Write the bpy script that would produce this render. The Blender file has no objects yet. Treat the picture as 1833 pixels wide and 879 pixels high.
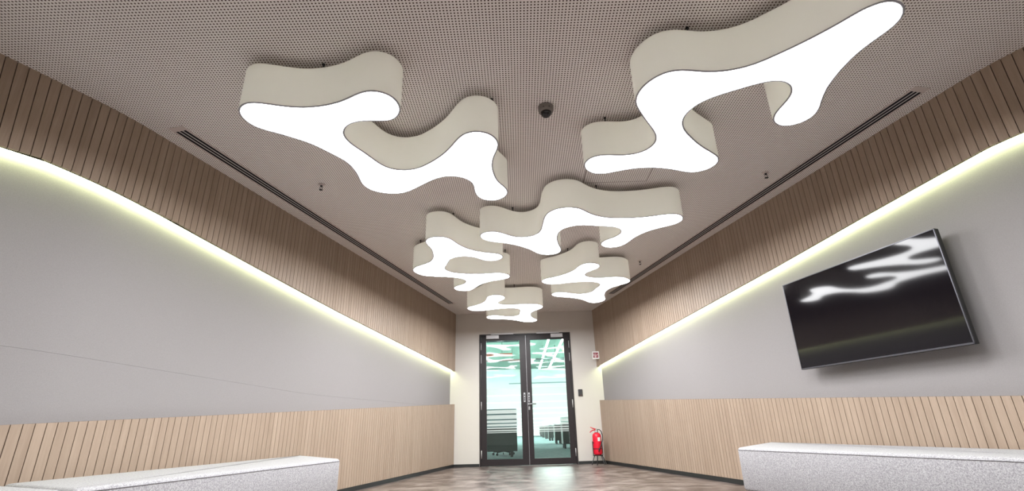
import bpy, bmesh, math, random
from mathutils import Vector, Matrix
random.seed(7)
SC = bpy.context.scene
COL = SC.collection

# ------------------------------------------------------------------ camera, world, exposure
CAM_H = 0.6515
cd = bpy.data.cameras.new('camera')
cam = bpy.data.objects.new('camera', cd)
COL.objects.link(cam)
SC.camera = cam
cd.sensor_fit = 'HORIZONTAL'
cd.sensor_width = 36.0
cd.lens = 36.0 * 867.385 / 1833.0
cd.clip_start = 0.05
cd.clip_end = 200
PITCH, ROLL, YAW = 0.35939, -0.027918, -0.007711
fw = Vector((math.sin(YAW)*math.cos(PITCH), math.cos(YAW)*math.cos(PITCH), math.sin(PITCH)))
r0 = Vector((math.cos(YAW), -math.sin(YAW), 0)); u0 = r0.cross(fw)
rr = r0*math.cos(ROLL) + u0*math.sin(ROLL); uu = u0*math.cos(ROLL) - r0*math.sin(ROLL)
cam.matrix_world = Matrix(((rr.x, uu.x, -fw.x, 0), (rr.y, uu.y, -fw.y, 0), (rr.z, uu.z, -fw.z, CAM_H), (0, 0, 0, 1)))

w = bpy.data.worlds.new('world'); SC.world = w
w.use_nodes = True
w.node_tree.nodes['Background'].inputs[0].default_value = (0.8, 0.85, 0.9, 1)
w.node_tree.nodes['Background'].inputs[1].default_value = 0.05
vs = SC.view_settings
vs.view_transform = 'Standard'; vs.look = 'None'; vs.gamma = 1.0; vs.use_curve_mapping = False
vs.exposure = 1.95
SC.cycles.max_bounces = 14
SC.cycles.diffuse_bounces = 8
SC.cycles.glossy_bounces = 4
SC.cycles.transparent_max_bounces = 16
SC.cycles.caustics_reflective = False
SC.cycles.caustics_refractive = False
SC.cycles.use_denoising = True
SC.cycles.sample_clamp_indirect = 6.0
LAMP_POWER = 7.0       # glowing lamp panels
LED_POWER = 7.5       # cove strips

# ------------------------------------------------------------------ room measures
D = 9.6725; H = 2.8313
XL, AL = -1.2499, 0.22036
XR, AR = 1.5053, -0.23332
DL = Vector((math.sin(AL), math.cos(AL), 0)); DR = Vector((math.sin(AR), math.cos(AR), 0))
KL, KR = 6.96, 7.17                 # distance from the far wall to the bend of each side wall
FL, FR = 0.422, 0.470               # flare angles past the bend
REAR = -1.6
SLAT = 0.0564
REC = 0.09                           # depth of the recess between the cladding bands

# ------------------------------------------------------------------ helpers
def link(o, parent=None):
    COL.objects.link(o)
    if parent: o.parent = parent
    return o

def empty(name, loc=(0, 0, 0), rz=0):
    o = bpy.data.objects.new(name, None); o.empty_display_size = 0.1
    o.location = loc; o.rotation_euler = (0, 0, rz)
    return link(o)

def tag(o, label=None, cat=None, group=None, kind=None):
    if label: o['label'] = label
    if cat: o['category'] = cat
    if group: o['group'] = group
    if kind: o['kind'] = kind
    return o

class MB:
    """collects geometry and links it as one mesh object"""
    def __init__(s): s.v = []; s.f = []; s.smooth = []
    def face_add(s, vs_, fs, smooth=False):
        n = len(s.v); s.v += [tuple(x) for x in vs_]
        for f in fs: s.f.append([n + i for i in f]); s.smooth.append(smooth)
        return s
    def hexa(s, c):      # 8 corners: bottom ring 0-3, top ring 4-7
        return s.face_add(c, [(3, 2, 1, 0), (4, 5, 6, 7), (0, 1, 5, 4), (1, 2, 6, 5), (2, 3, 7, 6), (3, 0, 4, 7)])
    def box(s, x0, x1, y0, y1, z0, z1):
        return s.hexa([(x0, y0, z0), (x1, y0, z0), (x1, y1, z0), (x0, y1, z0), (x0, y0, z1), (x1, y0, z1), (x1, y1, z1), (x0, y1, z1)])
    def prism(s, poly, z0, z1, smooth=False, caps=True):
        n = len(poly)
        z0f = z0 if callable(z0) else (lambda x, y: z0); z1f = z1 if callable(z1) else (lambda x, y: z1)
        vs_ = [(x, y, z0f(x, y)) for x, y in poly] + [(x, y, z1f(x, y)) for x, y in poly]
        s.face_add(vs_, [(i, (i+1) % n, n+(i+1) % n, n+i) for i in range(n)], smooth)
        if caps:
            b = len(s.v) - 2*n
            s.f.append([b+i for i in range(n-1, -1, -1)]); s.smooth.append(False)
            s.f.append([b+n+i for i in range(n)]); s.smooth.append(False)
        return s
    def tube(s, pts, r, seg=10, cap=True):
        pts = [Vector(q) for q in pts]
        rs = r if isinstance(r, (list, tuple)) else [r]*len(pts)
        vs_ = []; up = None
        for i, q in enumerate(pts):
            t = (pts[min(i+1, len(pts)-1)] - pts[max(i-1, 0)]).normalized()
            if up is None:
                up = Vector((0, 0, 1)) if abs(t.z) < .9 else Vector((1, 0, 0))
            a = t.cross(up).normalized(); up = a.cross(t).normalized()
            for k in range(seg):
                an = 2*math.pi*k/seg
                vs_.append(q + (a*math.cos(an) + up*math.sin(an))*rs[i])
        n = len(pts)
        fs = [(i*seg+k, i*seg+(k+1) % seg, (i+1)*seg+(k+1) % seg, (i+1)*seg+k) for i in range(n-1) for k in range(seg)]
        s.face_add(vs_, fs, True)
        if cap:
            b = len(s.v) - n*seg
            s.f.append([b+k for k in range(seg-1, -1, -1)]); s.smooth.append(False)
            s.f.append([b+(n-1)*seg+k for k in range(seg)]); s.smooth.append(False)
        return s
    def lathe(s, prof, c=(0, 0, 0), seg=24, flip=1):
        vs_ = []
        for r, z in prof:
            for k in range(seg):
                an = 2*math.pi*k/seg
                vs_.append((c[0]+r*math.cos(an), c[1]+r*math.sin(an), c[2]+z))
        n = len(prof)
        s.face_add(vs_, [(i*seg+k, i*seg+(k+1) % seg, (i+1)*seg+(k+1) % seg, (i+1)*seg+k) for i in range(n-1) for k in range(seg)], True)
        b = len(s.v) - n*seg
        if prof[0][0] > 1e-4: s.f.append([b+k for k in range(seg-1, -1, -1)]); s.smooth.append(False)
        if prof[-1][0] > 1e-4: s.f.append([b+(n-1)*seg+k for k in range(seg)]); s.smooth.append(False)
        return s
    def build(s, name, mat, parent=None, bevel=0, seg=2, fix=True):
        me = bpy.data.meshes.new(name)
        me.from_pydata(s.v, [], s.f)
        for p_, sm in zip(me.polygons, s.smooth): p_.use_smooth = sm
        if fix or bevel:
            bm = bmesh.new(); bm.from_mesh(me)
            bmesh.ops.remove_doubles(bm, verts=bm.verts, dist=1e-6)
            if bevel:
                ed = [e for e in bm.edges if len(e.link_faces) == 2 and e.calc_face_angle(0) > 0.6]
                bmesh.ops.bevel(bm, geom=ed, offset=bevel, segments=seg, affect='EDGES', profile=0.6)
            bmesh.ops.recalc_face_normals(bm, faces=bm.faces)
            bm.to_mesh(me); bm.free()
        me.materials.append(mat)
        return link(bpy.data.objects.new(name, me), parent)

# ------------------------------------------------------------------ materials
def mat(name):
    m = bpy.data.materials.new(name); m.use_nodes = True
    nt = m.node_tree; b = nt.nodes['Principled BSDF']
    return m, nt, b

def simple(name, col, rough=0.5, metal=0.0, spec=0.5, noise=0.0, nscale=30, bump=0.0):
    m, nt, b = mat(name)
    b.inputs['Roughness'].default_value = rough; b.inputs['Metallic'].default_value = metal
    b.inputs['Specular IOR Level'].default_value = spec
    if noise or bump:
        tc = nt.nodes.new('ShaderNodeTexCoord'); nz = nt.nodes.new('ShaderNodeTexNoise')
        nz.inputs['Scale'].default_value = nscale; nz.inputs['Detail'].default_value = 4
        nt.links.new(tc.outputs['Object'], nz.inputs['Vector'])
        mx = nt.nodes.new('ShaderNodeMix'); mx.data_type = 'RGBA'
        mx.inputs[6].default_value = tuple(c*(1-noise) for c in col) + (1,)
        mx.inputs[7].default_value = tuple(min(1, c*(1+noise)) for c in col) + (1,)
        nt.links.new(nz.outputs['Fac'], mx.inputs[0]); nt.links.new(mx.outputs[2], b.inputs['Base Color'])
        if bump:
            bp = nt.nodes.new('ShaderNodeBump'); bp.inputs['Strength'].default_value = bump; bp.inputs['Distance'].default_value = 0.004
            nt.links.new(nz.outputs['Fac'], bp.inputs['Height']); nt.links.new(bp.outputs[0], b.inputs['Normal'])
    else:
        b.inputs['Base Color'].default_value = tuple(col) + (1,)
    return m

def emit(name, col, power):
    m, nt, b = mat(name)
    b.inputs['Base Color'].default_value = (0.8, 0.8, 0.8, 1)
    b.inputs['Emission Color'].default_value = tuple(col) + (1,)
    b.inputs['Emission Strength'].default_value = power
    b.inputs['Roughness'].default_value = 0.5
    return m

def math_node(nt, op, a, b=None):
    n = nt.nodes.new('ShaderNodeMath'); n.operation = op
    for i, q in enumerate((a, b)):
        if q is None: continue
        if isinstance(q, (int, float)): n.inputs[i].default_value = q
        else: nt.links.new(q, n.inputs[i])
    return n.outputs[0]

def wood_material():
    m, nt, b = mat('pale_oak')
    tc = nt.nodes.new('ShaderNodeTexCoord'); oi = nt.nodes.new('ShaderNodeObjectInfo')
    mp = nt.nodes.new('ShaderNodeMapping'); mp.inputs['Scale'].default_value = (1, 1, 0.045)
    off = nt.nodes.new('ShaderNodeVectorMath'); off.operation = 'ADD'
    cmb = nt.nodes.new('ShaderNodeCombineXYZ')
    sc = math_node(nt, 'MULTIPLY', oi.outputs['Random'], 37.0)
    for i in range(3): nt.links.new(sc, cmb.inputs[i])
    nt.links.new(tc.outputs['Object'], off.inputs[0]); nt.links.new(cmb.outputs[0], off.inputs[1])
    nt.links.new(off.outputs[0], mp.inputs['Vector'])
    nz = nt.nodes.new('ShaderNodeTexNoise'); nz.inputs['Scale'].default_value = 150; nz.inputs['Detail'].default_value = 5; nz.inputs['Roughness'].default_value = 0.6
    nt.links.new(mp.outputs[0], nz.inputs['Vector'])
    nz2 = nt.nodes.new('ShaderNodeTexNoise'); nz2.inputs['Scale'].default_value = 28; nz2.inputs['Detail'].default_value = 3
    nt.links.new(mp.outputs[0], nz2.inputs['Vector'])
    ad = math_node(nt, 'ADD', math_node(nt, 'MULTIPLY', nz.outputs['Fac'], 0.5), math_node(nt, 'MULTIPLY', nz2.outputs['Fac'], 0.5))
    ad = math_node(nt, 'ADD', ad, math_node(nt, 'MULTIPLY', math_node(nt, 'SUBTRACT', oi.outputs['Random'], 0.5), 0.12))
    cr = nt.nodes.new('ShaderNodeValToRGB')
    cr.color_ramp.elements[0].position = 0.25; cr.color_ramp.elements[0].color = (0.285, 0.212, 0.157, 1)
    cr.color_ramp.elements[1].position = 0.75; cr.color_ramp.elements[1].color = (0.415, 0.322, 0.248, 1)
    nt.links.new(ad, cr.inputs[0]); nt.links.new(cr.outputs[0], b.inputs['Base Color'])
    b.inputs['Roughness'].default_value = 0.45; b.inputs['Specular IOR Level'].default_value = 0.35
    return m

def ceiling_material():
    m, nt, b = mat('perforated_board')
    P = 0.0195
    tc = nt.nodes.new('ShaderNodeTexCoord'); sp = nt.nodes.new('ShaderNodeSeparateXYZ')
    nt.links.new(tc.outputs['Object'], sp.inputs[0])
    d2 = None
    for i in (0, 1):
        q = math_node(nt, 'FRACT', math_node(nt, 'ADD', math_node(nt, 'DIVIDE', sp.outputs[i], P), 500.0))
        q = math_node(nt, 'SUBTRACT', q, 0.5); q = math_node(nt, 'MULTIPLY', q, q)
        d2 = q if d2 is None else math_node(nt, 'ADD', d2, q)
    mr = nt.nodes.new('ShaderNodeMapRange'); mr.interpolation_type = 'SMOOTHSTEP'
    mr.inputs['From Min'].default_value = 0.215**2; mr.inputs['From Max'].default_value = 0.285**2
    nt.links.new(d2, mr.inputs['Value'])
    mx = nt.nodes.new('ShaderNodeMix'); mx.data_type = 'RGBA'
    mx.inputs[6].default_value = (0.09, 0.06, 0.05, 1); mx.inputs[7].default_value = (0.92, 0.885, 0.86, 1)
    nt.links.new(mr.outputs[0], mx.inputs[0]); nt.links.new(mx.outputs[2], b.inputs['Base Color'])
    b.inputs['Roughness'].default_value = 0.9; b.inputs['Specular IOR Level'].default_value = 0.15
    return m

def floor_material():
    m, nt, b = mat('mottled_vinyl')
    tc = nt.nodes.new('ShaderNodeTexCoord')
    mp = nt.nodes.new('ShaderNodeMapping'); mp.inputs['Scale'].default_value = (0.7, 0.7, 1)
    nt.links.new(tc.outputs['Object'], mp.inputs[0])
    nz = nt.nodes.new('ShaderNodeTexNoise'); nz.inputs['Scale'].default_value = 5.0; nz.inputs['Detail'].default_value = 9; nz.inputs['Roughness'].default_value = 0.68
    nt.links.new(mp.outputs[0], nz.inputs['Vector'])
    cr = nt.nodes.new('ShaderNodeValToRGB')
    e = cr.color_ramp.elements
    e[0].position = 0.38; e[0].color = (0.050, 0.036, 0.032, 1)
    e[1].position = 0.63; e[1].color = (0.215, 0.178, 0.165, 1)
    n = e.new(0.5); n.color = (0.115, 0.088, 0.081, 1)
    nt.links.new(nz.outputs['Fac'], cr.inputs[0]); nt.links.new(cr.outputs[0], b.inputs['Base Color'])
    rg = nt.nodes.new('ShaderNodeMapRange'); rg.inputs['To Min'].default_value = 0.25; rg.inputs['To Max'].default_value = 0.45
    nt.links.new(nz.outputs['Fac'], rg.inputs['Value']); nt.links.new(rg.outputs[0], b.inputs['Roughness'])
    return m

def fabric_material(name, c0, c1, scale, bump):
    m, nt, b = mat(name)
    tc = nt.nodes.new('ShaderNodeTexCoord')
    nz = nt.nodes.new('ShaderNodeTexNoise'); nz.inputs['Scale'].default_value = scale; nz.inputs['Detail'].default_value = 3; nz.inputs['Roughness'].default_value = 0.75
    nt.links.new(tc.outputs['Object'], nz.inputs['Vector'])
    cr = nt.nodes.new('ShaderNodeValToRGB')
    cr.color_ramp.elements[0].position = 0.36; cr.color_ramp.elements[0].color = tuple(c0)+(1,)
    cr.color_ramp.elements[1].position = 0.64; cr.color_ramp.elements[1].color = tuple(c1)+(1,)
    nt.links.new(nz.outputs['Fac'], cr.inputs[0]); nt.links.new(cr.outputs[0], b.inputs['Base Color'])
    bp = nt.nodes.new('ShaderNodeBump'); bp.inputs['Strength'].default_value = bump; bp.inputs['Distance'].default_value = 0.002
    nt.links.new(nz.outputs['Fac'], bp.inputs['Height']); nt.links.new(bp.outputs[0], b.inputs['Normal'])
    b.inputs['Roughness'].default_value = 0.95; b.inputs['Specular IOR Level'].default_value = 0.1
    return m

def glass_material(name, tint, refl=1.0):
    m = bpy.data.materials.new(name); m.use_nodes = True
    nt = m.node_tree; nt.nodes.remove(nt.nodes['Principled BSDF']); out = nt.nodes['Material Output']
    tr = nt.nodes.new('ShaderNodeBsdfTransparent'); tr.inputs[0].default_value = tuple(tint)+(1,)
    gl = nt.nodes.new('ShaderNodeBsdfGlossy'); gl.inputs['Roughness'].default_value = 0.02
    fr = nt.nodes.new('ShaderNodeFresnel'); fr.inputs[0].default_value = 1.5
    mx = nt.nodes.new('ShaderNodeMixShader')
    nt.links.new(math_node(nt, 'MULTIPLY', fr.outputs[0], refl), mx.inputs[0])
    nt.links.new(tr.outputs[0], mx.inputs[1]); nt.links.new(gl.outputs[0], mx.inputs[2])
    nt.links.new(mx.outputs[0], out.inputs[0])
    return m

def film_material():
    m = bpy.data.materials.new('frosted_film'); m.use_nodes = True
    nt = m.node_tree; nt.nodes.remove(nt.nodes['Principled BSDF']); out = nt.nodes['Material Output']
    tr = nt.nodes.new('ShaderNodeBsdfTransparent'); tr.inputs[0].default_value = (0.96, 0.99, 0.98, 1)
    df = nt.nodes.new('ShaderNodeBsdfDiffuse'); df.inputs[0].default_value = (0.95, 0.97, 0.97, 1)
    tl = nt.nodes.new('ShaderNodeBsdfTranslucent'); tl.inputs[0].default_value = (0.95, 0.98, 0.97, 1)
    m1 = nt.nodes.new('ShaderNodeMixShader'); m1.inputs[0].default_value = 0.6
    nt.links.new(df.outputs[0], m1.inputs[1]); nt.links.new(tl.outputs[0], m1.inputs[2])
    m2 = nt.nodes.new('ShaderNodeMixShader'); m2.inputs[0].default_value = 0.55
    nt.links.new(tr.outputs[0], m2.inputs[1]); nt.links.new(m1.outputs[0], m2.inputs[2])
    nt.links.new(m2.outputs[0], out.inputs[0])
    return m

WOOD = wood_material()
GROOVE = simple('groove_dark', (0.018, 0.011, 0.009), 0.9, spec=0.1)
CEIL = ceiling_material()
FLOOR = floor_material()
CREAM = simple('cream_paint', (0.60, 0.575, 0.54), 0.75, spec=0.2, noise=0.015, nscale=6)
GREYWALL = fabric_material('grey_wall_fabric', (0.268, 0.255, 0.256), (0.315, 0.300, 0.302), 260, 0.10)
BENCH = fabric_material('light_grey_felt', (0.235, 0.23, 0.245), (0.475, 0.47, 0.485), 140, 0.5)
COVEWHITE = simple('cove_white', (0.85, 0.85, 0.83), 0.8)
BLACKSKIRT = simple('black_skirting', (0.018, 0.02, 0.02), 0.35, noise=0.1)
LAMPSIDE = simple('lamp_housing_offwhite', (0.90, 0.90, 0.855), 0.7, spec=0.2, noise=0.02, nscale=12)
LAMPLID = LAMPSIDE
def shade_material():
    """off-white lamp shade that lets a little of the inner light through"""
    m, nt, b = mat('lamp_shade_translucent')
    b.inputs['Base Color'].default_value = (0.90, 0.90, 0.855, 1); b.inputs['Roughness'].default_value = 0.7
    b.inputs['Specular IOR Level'].default_value = 0.2
    tl = nt.nodes.new('ShaderNodeBsdfTranslucent'); tl.inputs[0].default_value = (1.0, 0.98, 0.93, 1)
    mx = nt.nodes.new('ShaderNodeMixShader'); mx.inputs[0].default_value = 0.0055
    nt.links.new(b.outputs[0], mx.inputs[1]); nt.links.new(tl.outputs[0], mx.inputs[2])
    nt.links.new(mx.outputs[0], nt.nodes['Material Output'].inputs[0])
    return m
LAMPSHADE = shade_material()
LAMPTRIM = simple('lamp_trim_grey', (0.36, 0.36, 0.40), 0.45)
GLOW = emit('lamp_panel_glow', (0.98, 0.985, 1.0), LAMP_POWER)
LED = emit('led_glow', (0.90, 1.0, 0.55), LED_POWER)
DOORDARK = simple('dark_bronze_frame', (0.016, 0.011, 0.0125), 0.42, spec=0.35, noise=0.12, nscale=60)
STEEL = simple('brushed_steel', (0.36, 0.36, 0.37), 0.3, metal=0.9, noise=0.05, nscale=80)
SILVER = simple('silver_paint', (0.50, 0.495, 0.51), 0.4, metal=0.25)
DARKMETAL = simple('dark_metal', (0.03, 0.03, 0.032), 0.4, metal=0.4)
DIFFRAME = simple('diffuser_frame_paint', (0.66, 0.59, 0.56), 0.6)
DIFBLADE = simple('diffuser_blade_grey', (0.62, 0.60, 0.60), 0.45)
BLACKVOID = simple('black_void', (0.008, 0.008, 0.012), 0.7, spec=0.1)
GLASS = glass_material('door_glass', (0.90, 0.98, 0.96), 0.8)
FILM = film_material()
RED = simple('extinguisher_red', (0.72, 0.01, 0.035), 0.28, noise=0.04, nscale=20)
REDPLASTIC = simple('red_plastic', (0.55, 0.03, 0.04), 0.4)
RUBBER = simple('black_rubber', (0.015, 0.015, 0.016), 0.5)
PAPER = simple('white_paper', (0.82, 0.82, 0.82), 0.6)
SCREEN = simple('tv_screen_black', (0.006, 0.005, 0.007), 0.06, spec=0.35)
TVBODY = simple('tv_body_black', (0.012, 0.012, 0.013), 0.35)
TVEDGE = simple('tv_edge_silver', (0.10, 0.10, 0.115), 0.3, metal=0.7)
DOMEGREY = simple('camera_base_grey', (0.20, 0.18, 0.165), 0.5)
DOMEBLACK = simple('camera_dome_black', (0.01, 0.01, 0.012), 0.12, spec=0.6)

# ------------------------------------------------------------------ side wall paths
def interp(tab, s):
    if s <= tab[0][0]: return tab[0][1]
    for (a, za), (b, zb) in zip(tab, tab[1:]):
        if s <= b: return za + (zb-za)*(s-a)/(b-a)
    return tab[-1][1]

class Side:
    """front plane of a side wall: straight from the far wall, then a soft bend that flares outwards"""
    BEND = 0.28
    def __init__(q, name, base, ang, kink, fl, sgn, cove, low):
        q.name = name; q.kink = kink; q.cove = cove; q.low = low; q.sgn = sgn
        q.tab = [Vector(base)]; q.ds = 0.01; q.a0, q.a1 = abs(ang), fl
        p = Vector(base); s = 0.0
        while p.y > REAR:
            t = q.dir(s + q.ds/2); p = p - t*q.ds; s += q.ds; q.tab.append(p.copy())
        q.end = s
    def dir(q, s):
        t = min(1, max(0, (s-q.kink+q.BEND)/(2*q.BEND))); t = t*t*(3-2*t)
        a = q.a0 + (q.a1-q.a0)*t
        return Vector((-q.sgn*math.sin(a), math.cos(a), 0))
    def pt(q, s, off=0.0, z=0.0):
        f = max(0, min(s/q.ds, len(q.tab)-1.001)); i = int(f); v = q.tab[i].lerp(q.tab[i+1], f-i)
        d = q.dir(s)
        return Vector((v.x + q.sgn*d.y*off, v.y - q.sgn*d.x*off, z))
    def strip(q, off0, off1, z0, z1, s0=0.0, s1=None):
        """a bar that follows the wall; z0 / z1 are functions of s"""
        s1 = s1 or q.end
        ss = sorted(set([s0, s1] + [t for t in [x*0.5 for x in range(0, 40)] + [q.kink+(k-10)*q.BEND/9 for k in range(21)] if s0 < t < s1]))
        ring = [[q.pt(s, off0, z0(s)), q.pt(s, off1, z0(s)), q.pt(s, off1, z1(s)), q.pt(s, off0, z1(s))] for s in ss]
        mb = MB(); n = len(ss)
        for k in range(4):                      # four long faces, each smooth along the wall
            mb.face_add([r[k] for r in ring] + [r[(k+1) % 4] for r in ring], [(i, n+i, n+i+1, i+1) for i in range(n-1)], True)
        mb.face_add(ring[0], [(0, 1, 2, 3)]); mb.face_add(ring[-1], [(3, 2, 1, 0)])
        return mb

LEFT = Side('left', (XL, D, 0), AL, KL, FL, -1,
            [(0, 1.705), (4.16, 2.011), (5.9, 2.170), (6.37, 2.222), (6.97, 2.264), (7.31, 2.288), (7.5, 2.272), (8.2, 2.262), (20, 2.26)],
            [(0, 1.097), (7.2, 0.731), (20, 0.731)])
RIGHT = Side('right', (XR, D, 0), AR, KR, FR, 1,
             [(0, 1.713), (1.98, 1.885), (5.116, 2.136), (5.956, 2.2155), (6.69, 2.2776), (7.03, 2.303), (7.2, 2.303), (7.5, 2.292), (20, 2.29)],
             [(0, 1.097), (7.4, 0.717), (20, 0.717)])

# ------------------------------------------------------------------ the room shell
m = MB(); m.box(-6.5, 6.9, REAR-0.3, D+0.06, -0.12, 0.0)
tag(m.build('floor', FLOOR), 'mottled grey-brown vinyl floor with a soft sheen', kind='structure')
m = MB(); m.box(-6.5, 6.9, REAR-0.3, D+0.1, H, H+0.12)
ceiling = tag(m.build('ceiling', CEIL), 'beige ceiling of finely perforated acoustic board', kind='structure')
# access hatch in the ceiling: a panel a touch proud of the board with an open joint around it
hx0, hx1, hy0, hy1 = 0.668, 1.268, 3.58, 4.15
m = MB(); m.box(hx0-.006, hx1+.006, hy0-.006, hy1+.006, H-0.0015, H+0.001); m.build('hatch_joint', simple('hatch_joint_dark', (0.16, 0.12, 0.10), 0.9), ceiling)
m = MB(); m.box(hx0, hx1, hy0, hy1, H-0.003, H); m.build('access_hatch', CEIL, ceiling)

DX0, DX1, DZ1 = -0.7755, 1.026, 2.402       # door opening
m = MB()
m.box(-1.75, DX0, D, D+0.14, 0, H); m.box(DX1, 2.0, D, D+0.14, 0, H); m.box(DX0, DX1, D, D+0.14, DZ1, H)
tag(m.build('wall_far', CREAM), 'cream painted end wall around the glazed double door', kind='structure')
m = MB(); m.box(-6.5, 6.9, REAR-0.3, REAR-0.15, 0, H)
tag(m.build('wall_rear', CREAM), 'cream painted wall behind the viewer', kind='structure')

def build_side(S, n_upper, n_lower, side_word):
    cz = lambda s: interp(S.cove, s); lz = lambda s: interp(S.low, s)
    # recessed grey wall between the two bands of cladding
    seam = (lambda s: 1.045 + 0.0413*(s-4.3) if s > 4.3 else 1.045) if S is LEFT else None
    if seam:
        root = S.strip(REC+0.008, REC+0.10, lambda s: 0.0, lambda s: H).build('wall_'+S.name, GREYWALL, fix=False)
        S.strip(REC, REC+0.007, lambda s: lz(s)-0.05, lambda s: seam(s)-0.0005).build('wall_panel', GREYWALL, root, fix=False)
        S.strip(REC, REC+0.007, lambda s: seam(s)+0.0005, lambda s: cz(s)+0.06).build('wall_panel', GREYWALL, root, fix=False)
    else:
        root = S.strip(REC, REC+0.10, lambda s: 0.0, lambda s: H).build('wall_'+S.name, GREYWALL, fix=False)
    tag(root, 'grey fabric wall recessed between two wooden bands on the %s' % side_word, kind='structure')
    # upper and lower cladding: a dark backing board with oak slats fixed to it
    up = S.strip(0.016, 0.034, lambda s: cz(s)+0.002, lambda s: H).build(n_upper, GROOVE, fix=False)
    tag(up, 'dark-jointed oak slat cladding above the light cove on the %s' % side_word, kind='structure')
    low = S.strip(0.016, REC, lambda s: 0.0, lambda s: lz(s)-0.004).build(n_lower, GROOVE, fix=False)
    tag(low, 'pale oak slat wainscot along the %s wall' % side_word, kind='structure')
    S.strip(0.017, REC-0.001, lambda s: lz(s)-0.0035, lambda s: lz(s)+0.0005).build('top_rail', simple('rail_shadow_brown_'+S.name, (0.10, 0.065, 0.05), 0.6), low, fix=False)  # cap coloured dark brown to stand for its shadow line
    n = int(S.end/SLAT)
    for i in range(n):
        a, b = i*SLAT + 0.0024, (i+1)*SLAT - 0.0024
        a2, b2 = a, b
        def fan(s): return s if s < S.kink else S.kink + (s-S.kink)*0.93
        for parent, zb, zt, fb in ((up, cz, lambda s: H, fan), (low, lambda s: 0.05, lz, lambda s: s)):
            sa, sb = fb(a2), fb(b2)
            c = [S.pt(sa, 0, zb(sa)), S.pt(sb, 0, zb(sb)), S.pt(sb, 0.018, zb(sb)), S.pt(sa, 0.018, zb(sa)),
                 S.pt(a2, 0, zt(a2)), S.pt(b2, 0, zt(b2)), S.pt(b2, 0.018, zt(b2)), S.pt(a2, 0.018, zt(a2))]
            MB().hexa(c).build('slat', WOOD, parent)
    # skirting
    tag(S.strip(-0.004, 0.016, lambda s: 0.0, lambda s: 0.0475).build('baseboard_'+S.name, BLACKSKIRT, fix=False), 'black skirting along the %s wainscot' % side_word, kind='structure')
    # light cove: white soffit with an LED strip under it
    so = S.strip(0.034, REC, lambda s: cz(s)+0.034, lambda s: cz(s)+0.05).build('trim_5' if S is LEFT else 'trim_6', COVEWHITE, fix=False)
    tag(so, 'white inner soffit of the light cove on the %s' % side_word, kind='structure')
    led = empty('led_strip', S.pt(3.0, 0.06, cz(3.0)))
    tag(led, 'long glowing LED strip in the cove of the %s wall' % side_word, 'light strip')
    bar = S.strip(0.042, REC-0.006, lambda s: cz(s)+0.016, lambda s: cz(s)+0.0335, 0.03, S.end-0.1).build('channel', COVEWHITE, fix=False)
    lens = S.strip(0.044, REC-0.008, lambda s: cz(s)+0.012, lambda s: cz(s)+0.0155, 0.03, S.end-0.1).build('diffuser', LED, fix=False)
    for o in (bar, lens):
        o.parent = led; o.matrix_parent_inverse = Matrix.Translation(-led.location)

build_side(LEFT, 'trim_1', 'trim_2', 'left')
build_side(RIGHT, 'trim_3', 'trim_4', 'right')
m = MB(); m.box(XL-0.02, DX0-0.004, D-0.014, D, 0, 0.0475); m.box(DX1+0.004, XR+0.02, D-0.014, D, 0, 0.0475)
tag(m.build('baseboard_far', BLACKSKIRT), 'black skirting on the end wall beside the door', kind='structure')

# ------------------------------------------------------------------ glazed double door
door = tag(empty('door_1', (0.13, D, 0)), 'dark-framed glass double door in the end wall', kind='structure')
def dpart(mb, name, mt, parent, **k):
    o = mb.build(name, mt, parent, **k)
    o.matrix_parent_inverse = Matrix.Translation(-Vector((0.13, D, 0)))
    return o
def dsub(mb, name, mt, parent, **k): return mb.build(name, mt, parent, **k)
m = MB()
m.box(DX0, DX0+0.032, D-0.012, D+0.10, 0, DZ1); m.box(DX1-0.032, DX1, D-0.012, D+0.10, 0, DZ1)
m.box(DX0+0.032, DX1-0.032, D-0.012, D+0.10, DZ1-0.03, DZ1)
dpart(m, 'frame', DOORDARK, door)
FILMZ = [1.364, 1.241, 1.215, 1.109, 1.088, 0.993, 0.968, 0.903, 0.878, 0.808, 0.784, 0.739, 0.72, 0.681, 0.661, 0.637, 0.617, 0.593, 0.578, 0.564]
MID = 0.139
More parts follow.
